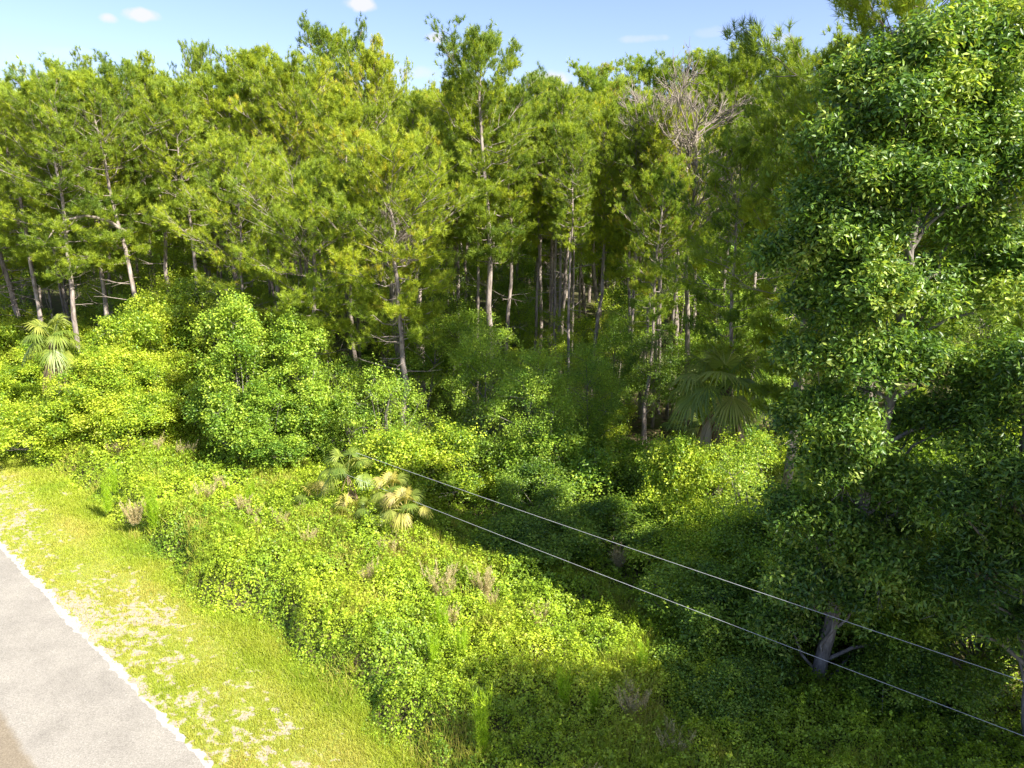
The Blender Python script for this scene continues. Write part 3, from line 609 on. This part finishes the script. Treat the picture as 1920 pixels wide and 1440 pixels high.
big(MC, 10.9, 18.2, .75, .70, 'vine column climbing just right of the bare bottom trunk', group='dark bushes in the bottom right corner')
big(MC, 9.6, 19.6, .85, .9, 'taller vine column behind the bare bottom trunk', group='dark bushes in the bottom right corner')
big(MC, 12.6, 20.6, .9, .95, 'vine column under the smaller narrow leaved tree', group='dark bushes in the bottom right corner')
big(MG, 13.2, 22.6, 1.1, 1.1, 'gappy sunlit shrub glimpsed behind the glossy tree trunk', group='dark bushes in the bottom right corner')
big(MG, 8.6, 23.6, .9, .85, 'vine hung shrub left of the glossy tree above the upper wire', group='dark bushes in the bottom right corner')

# ---------------------------------------------------------------- the glossy leaved tree at the right
def custom_tree(name, seed, lobes_px, trunk_pts, r0, label, mat, Y0, size=.15, dens=560, asp=.42, group=None, branch=True):
    rng = np.random.default_rng(seed); base = np.array([trunk_pts[0][0], trunk_pts[0][1], 0.])
    L = []
    for (px, py, r, dy) in lobes_px:
        p = at(px, py, Y0 + dy) - base; L.append((p[0], p[1], p[2], r * rng.uniform(.8, 1.15), r * rng.uniform(.55, 1.15)))
    TP = np.array(trunk_pts, float) - base; root = empty(name); root.location = tuple(base)
    k = len(TP); paths = []
    for l in L:
        zz = max(.5, l[2] - rng.uniform(.8, 2.2)); p = np.array([np.interp(zz, TP[:, 2], TP[:, c]) for c in range(3)])
        paths.append((curve(p, l[:3], n=6, sag=-.1, wob=.12, rng=rng), np.linspace(.06, .015, 6)))
        for q_ in range(7): q = np.array(l[:3]) + norm(rng.normal(size=3)) * l[3] * 1.0; paths.append((curve(l[:3], q, n=3, wob=.05, rng=rng), np.array([.016, .01, .005])))
    # smooth trunk
    tt = np.linspace(0, k - 1, k * 5); TPs = np.stack([np.interp(tt, range(k), TP[:, c]) for c in range(3)], -1)
    TPs[1:-1] = (TPs[:-2] + TPs[1:-1] * 2 + TPs[2:]) / 4; TPs[1:-1, :2] += rng.normal(0, .02, (len(TPs) - 2, 2))
    V, F = tubes([(TPs, np.linspace(r0, .04, len(TPs)) * (1 + .06 * rng.normal(size=len(TPs))))], 12); V2, F2 = tubes(paths, 6)
    obj('trunk', mesh('trunk', np.concatenate([V, V2]), F4=np.concatenate([F, F2 + len(V)]), mat=M['bark_grey'], smooth=True), root)
    v, f, t = leaf_lobes(rng, L, dens, size, asp, per=8, cl=.19, up=.45, fill=.35, jit=.55, droop=.25)
    obj('crown', mesh('crown', v, F3=f, mat=M[mat], tint=t), root)
    return tag(root, label, 'tree', group), L
tb = [(8.7, 17.4, 0)] + [tuple(at(px, py, 17.5)) for px, py in ((1540, 1235), (1590, 1030), (1640, 870), (1668, 760), (1690, 600), (1700, 510), (1720, 380), (1750, 200), (1765, 110))]
GL = [(1760, 95, .75, 0), (1640, 170, .9, .4), (1860, 130, .95, .2), (1700, 210, 1.0, -.3), (1560, 270, .7, .3), (1800, 260, 1.0, .3), (1610, 320, .9, -.3), (1890, 330, 1.0, 0), (1720, 370, .9, -.5), (1530, 400, .7, .2),
      (1600, 450, .85, 0), (1820, 440, .9, .4), (1500, 505, .75, .4), (1640, 545, .8, -.4), (1570, 590, .85, .2), (1760, 560, .95, .2), (1880, 540, 1.0, .5), (1530, 680, .8, .2), (1620, 690, .7, -.6),
      (1560, 780, .8, 0), (1770, 690, .95, -.1), (1880, 720, 1.0, .3), (1500, 800, .6, .4), (1530, 890, .75, .2), (1780, 800, .8, -.3), (1580, 900, .6, -.4), (1490, 980, .7, .3), (1560, 1000, .8, -.2), (1650, 1010, .8, .2),
      (1510, 1090, .8, 0), (1620, 1100, .85, -.2), (1730, 1060, .9, .3), (1460, 1170, .7, .3), (1700, 1190, .8, .3), (1440, 1270, .7, -.2), (1690, 680, .6, -.8), (1600, 830, .7, -.7), (1690, 930, .8, -.6), (1640, 1080, .85, -.9), (1590, 1120, .6, -.5), (1710, 800, .6, .6), (1770, 930, .9, .5), (1790, 1130, .9, .4), (1700, 1260, .8, .6), (1830, 1010, .8, .8), (1560, 500, .7, .8), (1640, 250, .7, .5), (1800, 360, .8, .6)]
custom_tree('glossy_leaved_tree', 101, GL, tb, .21, 'tall glossy dark leaved tree with a grey trunk filling the right side', 'gloss', 17.5)
tb2 = [(13.0, 14.8, 0), (12.4, 15.0, 4), (12.0, 15.3, 7), (11.6, 15.5, 9.5), (11.8, 15.6, 11)]
GL2 = [(1880, 900, .8, -.2), (1800, 960, .75, 0), (1900, 1010, .85, .2), (1840, 1080, .8, -.2), (1760, 1130, .6, .2), (1900, 1170, .8, 0), (1830, 860, .5, .3), (1930, 800, .8, .3), (1950, 700, .8, .4)]
custom_tree('glossy_leaved_tree', 102, GL2, tb2, .12, 'smaller narrow leaved tree at the right frame edge above the upper wire', 'gloss', 15.3, size=.16, asp=.30, dens=480)
# trees just outside the right edge that throw the shade across the thicket
SH = [(17.5, 11.5, 1.0, 15.5), (13.9, 5.2, .9, 17.5), (18.8, 7.0, 1.0, 17.5), (15.6, 1.6, .85, 16.5)]
ST = tree_proto(111, 17, 4.2, trunk_f=.25, nl=26, dens=44, size=.2, mat='shrub_dark', r0=.22)
for (x, y, s, h) in SH:
    put(ST, (x, y, 0), RNG.uniform(0, 6.28), (s, s, h / 17), (0, 0), 'leafy tree beyond the right frame edge whose shade falls on the thicket', 'tree', 'shade trees beyond the right edge')

# ---------------------------------------------------------------- bare trees and wood
def dead_tree(seed, H, R, n1=26):
    rng = np.random.default_rng(seed); root = empty('bare_tree'); z = np.linspace(0, H * .8, 8); w = np.cumsum(rng.normal(0, .12, (8, 2)), 0); w -= w[0]; TP = np.stack([w[:, 0], w[:, 1], z], -1)
    V, F = tubes([(TP, np.linspace(.2, .05, 8))], 8); paths = []; V0, F0 = V, F
    def grow(p, d, L, r, lv):
        q = p + d * L; q[2] += .1 * L; P = curve(p, q, sag=.06 * L, n=4, wob=.05 * L, rng=rng); paths.append((P, np.linspace(r, r * .5, 4)))
        if lv < 3:
            for k in range(4):
                s = rng.uniform(.35, 1); b = np.array([np.interp(s * 3, range(4), P[:, c]) for c in range(3)]); grow(b, norm(d + rng.normal(0, .45, 3) + np.array([0, 0, .2])), L * rng.uniform(.45, .65), r * .66, lv + 1)
    for i in range(n1):
        zz = H * rng.uniform(.5, .8); a = i * 2.4; p = np.array([np.interp(zz, z, w[:, 0]), np.interp(zz, z, w[:, 1]), zz]); grow(p, norm(np.array([math.cos(a), math.sin(a), rng.uniform(.5, 1.4)])), R * rng.uniform(.5, .8), .05, 0)
    V, F = tubes(paths, 4); me = mesh('bare_tree', np.concatenate([V0, V]), F4=np.concatenate([F0, F + len(V0)]), mat=M['deadwood']); root.name = '_x'; bpy.data.objects.remove(root); return obj('bare_tree', me)
DT = dead_tree(121, 21, 3.4)
for (px, py, Y, s, lab) in ((1335, 78, 40, 1.1, 'leafless pale grey treetop on the right of the two bare crowns'), (1235, 62, 43, .95, 'leafless grey treetop on the left, higher of the two bare crowns'), (735, 330, 42, .62, 'dead grey tree with crooked limbs left of the brown trunk')):
    p = at(px, py, Y); put(DT, (p[0], Y, 0), RNG.uniform(0, 6.28), (s * .9, s * .9, p[2] / 21), (0, 0), lab, 'dead tree', 'leafless grey trees')
def wood(name, pts, radii, label, cat, mat='deadwood', sides=8, caps=False, group=None):
    P = np.array(pts, float); base = P[0].copy(); V, F = tubes([(P - base, np.array(radii, float))], sides); F3_ = None
    if caps:
        n = len(P); c0, c1 = len(V), len(V) + 1; V = np.concatenate([V, [P[0] - base], [P[-1] - base]]); j = np.arange(sides); k = (j + 1) % sides
        F3_ = np.concatenate([np.stack([j, k, np.full(sides, c0)], -1)[:, ::-1], np.stack([(n - 1) * sides + j, (n - 1) * sides + k, np.full(sides, c1)], -1)])
    o = obj(name, mesh(name, V, F4=F, F3=F3_, mat=M[mat])); o.location = tuple(base); return tag(o, label, cat, group)
# snag trunk in the middle, arching limb on the left, bent boughs
a = at(785, 530, 44); b = at(792, 745, 44)
wood('broken_trunk', [(b[0], 44, 0), (b[0], 44, b[2]), (a[0] + .05, 44, (a[2] + b[2]) / 2), (a[0], 44, a[2])], [.24, .21, .2, .15], 'straight reddish broken pine trunk without a crown near the middle', 'dead trunk', 'bark', 10, True)
a = at(740, 600, 40); wood('broken_trunk', [(at(768, 800, 40)[0], 40, 0), tuple(at(765, 770, 40)), tuple(at(748, 670, 40)), tuple(at(737, 600, 40)), tuple(at(733, 500, 40)), tuple(at(728, 430, 40))], [.2, .19, .17, .2, .09, .05], 'crooked grey broken trunk with a hooked top left of the reddish one', 'dead trunk', 'bark_grey', 9, True)
pts = [at(235, 435, 43.6), at(200, 412, 43), at(160, 404, 42.4), at(125, 412, 42), at(100, 432, 41.6), at(82, 462, 41.3)]
wood('arching_limb', pts, [.12, .10, .085, .065, .045, .02], 'long pale bare limb arching left from the leaning pine', 'branch', group=None)
for k, (q, lab) in enumerate((([(1240, 905, 33.5), (1222, 880, 33), (1190, 862, 32.6), (1150, 868, 32.2), (1130, 888, 32), (1126, 912, 31.8)], 'pale bent dead sapling arching over the shaded hollow'),
                ([(1210, 930, 32.5), (1195, 895, 32.3), (1215, 850, 32.3), (1232, 830, 32.3)], 'thin forked dead stick leaning on the leaning brown trunk'),
                ([(1393, 900, 29), (1396, 870, 29), (1400, 845, 29)], 'upright pale broken stick below the large cabbage palm'),
                ([(1735, 1440, 14.2), (1741, 1425, 14.2), (1745, 1418, 14.2)], 'small pale broken stub at the bottom edge in the right corner'),
                ([(660, 500, 38), (700, 440, 38), (650, 405, 38)], 'crooked dead bough in front of the pine left of the tallest one'))):
    P = [at(*p) for p in q]; r = [.05, .045, .04, .03, .022, .012][:len(P)]
    if k == 2: r = [.04, .035, .02]
    if k == 3: r = [.06, .06, .03]
    wood('dead_branch', P, r, lab, 'branch')
# tan log and brown log
g0 = at(1410, 905, 30.5); g1 = at(1450, 898, 30.3); r = .27
lg = wood('cut_log', [g0, (g0 + g1) / 2, g1], [.24, .27, .25], 'short tan cut log lying in a sunlit gap below the large cabbage palm', 'log', 'cutwood', 14, True)
g0 = at(1395, 893, 31); g1 = at(1462, 888, 31.2)
wood('cut_log', [g0, (g0 + g1) / 2, g1], [.13, .14, .12], 'thinner brown log lying on top of the tan cut log', 'log', 'bark', 10, True)
for k, (px, py, z0) in enumerate(((1430, 915, 0),)):
    pass

# ---------------------------------------------------------------- palms
PA = palm_proto(131, trunk_h=5.6, nf=19, ndead=8, Rf=1.1, Lp=1.15)
PB = palm_proto(132, trunk_h=5.2, nf=24, ndead=7, Rf=1.45, Lp=1.5)
PC = palm_proto(133, 'palmetto', trunk_h=0, nf=12, ndead=4, Rf=.6, Lp=.8, spread=.75)
PY = palm_proto(134, 'palmetto', trunk_h=0, nf=12, ndead=7, Rf=.6, Lp=.8, dry=.7, spread=.8)
p = at(88, 640, 38); put(PA, (p[0], 38, p[2] - 5.9), .6, (.9, .9, 1.05), (.03, 0), 'cabbage palm with hanging dead fronds rising from vines at the left', 'palm', 'cabbage palms')
p = at(1362, 725, 30); put(PB, (p[0], 30, p[2] - 5.3), 2.1, (1.0, 1.0, 1.0), (0, 0), 'large cabbage palm with brown hanging fronds in the shade right of centre', 'palm', 'cabbage palms')
for (pr, px, py, Y, s, lab) in (
    (PC, 815, 765, 43, 1.5, 'blue green palmetto at the foot of the reddish broken trunk'),
    (PC, 650, 868, 27.6, 1.1, 'dark green palmetto at the back of the palmetto cluster'),
    (PY, 592, 925, 28.2, 1.0, 'yellow palmetto at the left end of the palmetto cluster'),
    (PY, 655, 950, 26.2, .95, 'palmetto with straw coloured fronds at the front of the cluster'),
    (PC, 700, 945, 25.6, .8, 'green palmetto in the middle of the cluster'),
    (PY, 760, 938, 24.6, .95, 'browning palmetto at the right end of the palmetto cluster'),
    (PY, 735, 905, 25.8, .9, 'upright straw tinged palmetto behind the palmetto cluster'),
    (PC, 1075, 930, 31, 1.0, 'shaded palmetto right of the central thin stem'),
    (PC, 1185, 925, 31.5, 1.1, 'shaded palmetto under the bent dead sapling'),
    (PY, 1130, 945, 30.5, .8, 'brown tinged palmetto between the two shaded ones'),
    (PC, 1480, 905, 28, .9, 'pale palmetto fan right of the tan cut log'),
    (PC, 1285, 800, 33, 1.2, 'dark palmetto left of the large cabbage palm'),
    (PC, 1050, 900, 33, .9, 'small palmetto in the deep shade behind the central stem'),
    (PC, 1860, 985, 17.0, .8, 'palmetto fan showing through leaves at the right edge'),
    (PY, 1608, 1420, 15.2, .45, 'small brown palmetto on dark ground at the bottom edge')):
    p = at(px, py, Y); put(pr, (p[0], Y, max(0, p[2] - .45)), RNG.uniform(0, 6.28), (s, s, s), (0, 0), lab, 'palmetto', 'palmettos')

# ---------------------------------------------------------------- wires
def wire(P0, P1, name, label):
    P0, P1 = np.array(P0), np.array(P1); V, F = tubes([(curve(P0, P1, sag=.12, n=60), np.full(60, .0056))], 6); o = obj(name, mesh(name, V, F4=F, mat=M['cable'], smooth=True)); tag(o, label, 'cable', 'overhead cables along the road')
def on_n(px, py, n):
    d = raydir(px, py); t = n / (d[0] * ND[0] + d[1] * ND[1]); return np.array([d[0] * t, d[1] * t, CAM_H + d[2] * t])
for (a, b, lab) in (((668, 849), (1920, 1268), 'upper of the two pale overhead cables crossing the lower right'), ((650, 890), (1920, 1371), 'lower of the two pale overhead cables crossing the lower right')):
    A, B = on_n(*a, 16.0), on_n(*b, 16.0); d = B - A; wire(A, B + d * .55, 'overhead_cable', lab)

# ---------------------------------------------------------------- thicket leaves, grass, litter: uncountable cover
rng = np.random.default_rng(501)
def scatter(n, ulo, uhi, nlo, nhi, dens):
    u = rng.uniform(ulo, uhi, n); nn = rng.uniform(nlo, nhi, n); x, y = un2xy(u, nn); d = np.hypot(x, y)
    area = (uhi - ulo) * (nhi - nlo); w = dens(u, nn, d) * area / n
    k = rng.random(n) < w; return u[k], nn[k], x[k], y[k], d[k]
def vd(u, n, d):
    vis = (np.abs(un2xy(u, n)[0]) < .80 * un2xy(u, n)[1] + 4)
    return np.where(n > edge_n(u) - .1, 1, 0) * vis * np.clip(1450 * (20 / np.maximum(d, 13)) ** 1.5, 110, 1900) * (1 - .55 * sstep(18, 22, n))
u, n, x, y, d = scatter(2800000, -12, 62, 9, 32, vd)
h = brush_h(u, n); clump = vnoise(u * 3.3, n * 3.3, 35) * .6 + vnoise(u * 7, n * 7, 36) * .4; z = h * (1 - .55 * rng.random(len(h)) ** 2.2) + (clump - .5) * 1.0 * sstep(.1, .6, h) + rng.normal(0, .05, len(h))
gx = (brush_h(u + .1, n) - h) / .1; gn = (brush_h(u, n + .1) - h) / .1
Nn = np.stack([-(gx * UD[0] + gn * ND[0]), -(gx * UD[1] + gn * ND[1]), np.ones_like(gx)], -1)
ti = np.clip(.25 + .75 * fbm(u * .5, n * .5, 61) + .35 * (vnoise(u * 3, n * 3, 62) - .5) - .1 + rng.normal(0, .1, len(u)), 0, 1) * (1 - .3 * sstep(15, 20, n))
sz = np.clip(.072 * (d / 20) ** .55, .06, .16)[:, None] * rng.choice([.7, 1., 1.35], len(x), p=[.35, .45, .2])[:, None]
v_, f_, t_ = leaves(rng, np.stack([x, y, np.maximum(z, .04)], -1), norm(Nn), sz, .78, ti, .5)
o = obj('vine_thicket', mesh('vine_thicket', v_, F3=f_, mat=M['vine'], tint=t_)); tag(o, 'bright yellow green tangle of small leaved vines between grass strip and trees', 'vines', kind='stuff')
print('thicket leaves', len(x))
# long wild grass mixed into the thicket
def wd(u, n, d): return (n > edge_n(u) - .3) * 260 * sstep(.52, .68, fbm(u * .45, n * .6, 93)) * np.clip((22 / np.maximum(d, 12)) ** 1.3, .2, 1.6) * (n < 19)
u, n, x, y, d = scatter(400000, -8, 50, 9.4, 19, wd)
m = len(x); lean = norm(rng.normal(0, .38, (m, 3)) + np.array([0, 0, 1.])); ln = rng.uniform(.2, .55, m); h = brush_h(u, n); w = (.008 * np.maximum(d / 18, .8))[:, None] * norm(np.cross(lean, rng.normal(size=(m, 3))))
P = np.stack([x, y, h * .85], -1); V = np.stack([P - w, P + w, P + lean * ln[:, None]], 1).reshape(-1, 3)
o = obj('wild_grass', mesh('wild_grass', V, F3=np.arange(m * 3).reshape(-1, 3), mat=M['grass'], tint=np.repeat(np.clip(fbm(u * .8, n * .8, 94) + rng.normal(0, .2, m), 0, 1), 3))); tag(o, 'long thin wild grass growing up through the vine thicket', 'grass', kind='stuff')
print('wild', m)
# grass
def gd(u, n, d):
    vis = (np.abs(un2xy(u, n)[0]) < .80 * un2xy(u, n)[1] + 3)
    tall = sstep(8.6, 9.8, n)
    return vis * (n < edge_n(u) + .5) * (n > 6.12 + .30 * fbm(u * 3, 0 * u, 3)) * np.clip(1500 * (20 / np.maximum(d, 12)) ** 1.4, 120, 2200) * (1 - .85 * sandf(u, n)) * (.5 + .8 * fbm(u * 1.3, n * 1.3, 77))
u, n, x, y, d = scatter(1500000, -8, 60, 6.0, 11, gd)
m = len(x); lean = norm(rng.normal(0, .55, (m, 3)) + np.array([0, 0, 1.])); ln = (.055 + .10 * sstep(8.4, 9.8, n) + .05 * vnoise(u * 1.2, n * 1.2, 78)) * rng.uniform(.6, 1.3, m); w = (.010 * np.maximum(d / 18, .8))[:, None] * norm(np.cross(lean, rng.normal(size=(m, 3))))
P = np.stack([x, y, np.full(m, .02)], -1); V = np.stack([P - w, P + w, P + lean * ln[:, None]], 1).reshape(-1, 3)
ti = np.clip(.75 * fbm(u * .6, n * .9, 79) + .25 * rng.random(m) + .12 - .25 * sstep(8.5, 9.7, n), 0, 1)
o = obj('verge_grass', mesh('verge_grass', V, F3=np.arange(m * 3).reshape(-1, 3), mat=M['grass'], tint=np.repeat(ti, 3))); tag(o, 'short yellow green grass growing on the sandy strip beside the road', 'grass', kind='stuff')
print('blades', m)
# leaf litter on the forest floor
u, n, x, y, d = scatter(160000, -12, 50, 17, 36, lambda u, n, d: 70 * sstep(.45, .6, fbm(u * .35, n * .35, 88)))
m = len(x); v_, f_, t_ = leaves(rng, np.stack([x, y, .45 * brush_h(u, n) + rng.uniform(.02, .12, m)], -1), np.tile([0, 0, 1.], (m, 1)), .14, .5, rng.random(m), .4)
o = obj('leaf_litter', mesh('leaf_litter', v_, F3=f_, mat=M['litter'], tint=t_)); tag(o, 'brown fallen leaves and fronds on the ground under the trees', 'leaf litter', kind='stuff')

# weeds and dry clumps standing out of the thicket
def plume(seed, name, H, n, mat, spread):
    rng = np.random.default_rng(seed); V, F, T, off = [], [], [], 0
    for i in range(n):
        a = rng.uniform(0, 6.28); r = rng.uniform(0, .12); h = H * rng.uniform(.6, 1.1); b = np.array([r * math.cos(a), r * math.sin(a), 0]); tip = b + np.array([math.cos(a) * spread * h * rng.random(), math.sin(a) * spread * h * rng.random(), h])
        k = 26; s = rng.uniform(.15, 1, k)[:, None]; p = b + (tip - b) * s; dirs = norm(rng.normal(0, .5, (k, 3)) + norm(tip - b) * 1.2)
        v, f, t = needles(rng, p, dirs, 3, .12 + .04 * H, .012, .7, rng.uniform(0, 1, k)); V.append(v); F.append(f + off); T.append(t); off += len(v)
    return obj(name, mesh(name, np.concatenate(V), F3=np.concatenate(F), mat=M[mat], tint=np.concatenate(T)))
WE = plume(141, 'feathery_weed', 1.5, 22, 'weed', .16); DG = plume(142, 'dry_grass_clump', 1.1, 40, 'dry', .55)
for k, (px, py, s, lab) in enumerate(((205, 965, 1.1, 'feathery green weed at the thicket edge nearest the left'), (292, 1000, 1.25, 'tall feathery weed leaning over the grass edge left of centre'), (620, 1195, .7, 'short feathery weed at the thicket edge below the palmettos'),
        (830, 1215, 1.1, 'bright feathery weed in the sunlit thicket above the bottom centre'), (868, 1255, .9, 'feathery weed beside the deep shade patch at bottom centre'), (905, 1425, 1.2, 'yellow green feathery weed at the bottom edge of the photo'),
        (470, 960, .8, 'small feathery weed in front of the vine towers'), (815, 1265, .9, 'slim feathery weed just left of the one beside the shade patch'))):
    p = ground(px, py, .3); put(WE, tuple(p), RNG.uniform(0, 6.28), (s, s, s * 1.1), (0, 0), lab, 'weed', 'feathery weeds in the thicket')
for k, (px, py, s, lab) in enumerate(((830, 1140, 1.3, 'wide pale dry grass clump in the sunlit thicket'), (225, 868, 1.2, 'brown dry stems at the foot of the vine mound by the left palm'), (290, 862, 1.1, 'dry stems between the vine mound and the vine towers'),
        (350, 868, 1.0, 'reddish dry stems at the dark gap beside the vine towers'), (1265, 1432, .9, 'straw coloured clump at the bottom edge right of centre'), (580, 985, .9, 'grey dry clump left of the palmetto cluster'),
        (1160, 1065, .8, 'tan dry clump beside the lower cable'), (255, 985, 1.0, 'pale dry clump beside the tall feathery weed'), (700, 1050, .8, 'faded dry clump below the palmetto cluster'), (1010, 1180, .8, 'rusty dry clump inside the shade patch'))):
    p = ground(px, py, .55); put(DG, tuple(p), RNG.uniform(0, 6.28), (s, s, s), (0, 0), lab, 'dry grass', 'dry grass clumps')
for k in range(26):
    u = RNG.uniform(6, 34); n = RNG.uniform(10.6, 15.5); x, y = un2xy(u, n); s = RNG.uniform(.45, .95)
    put(DG if k % 3 else WE, (x, y, float(brush_h(np.array(u), np.array(n))) * .6), RNG.uniform(0, 6.28), (s, s, s), (0, 0), 'small dry stalks poking out of the sunlit vine thicket' if k % 3 else 'small feathery green sprig poking out of the sunlit vine thicket', 'dry stalks' if k % 3 else 'weed', 'stalks and sprigs scattered in the thicket')
for o in bpy.data.objects:
    if '_u' in o: del o['_u']
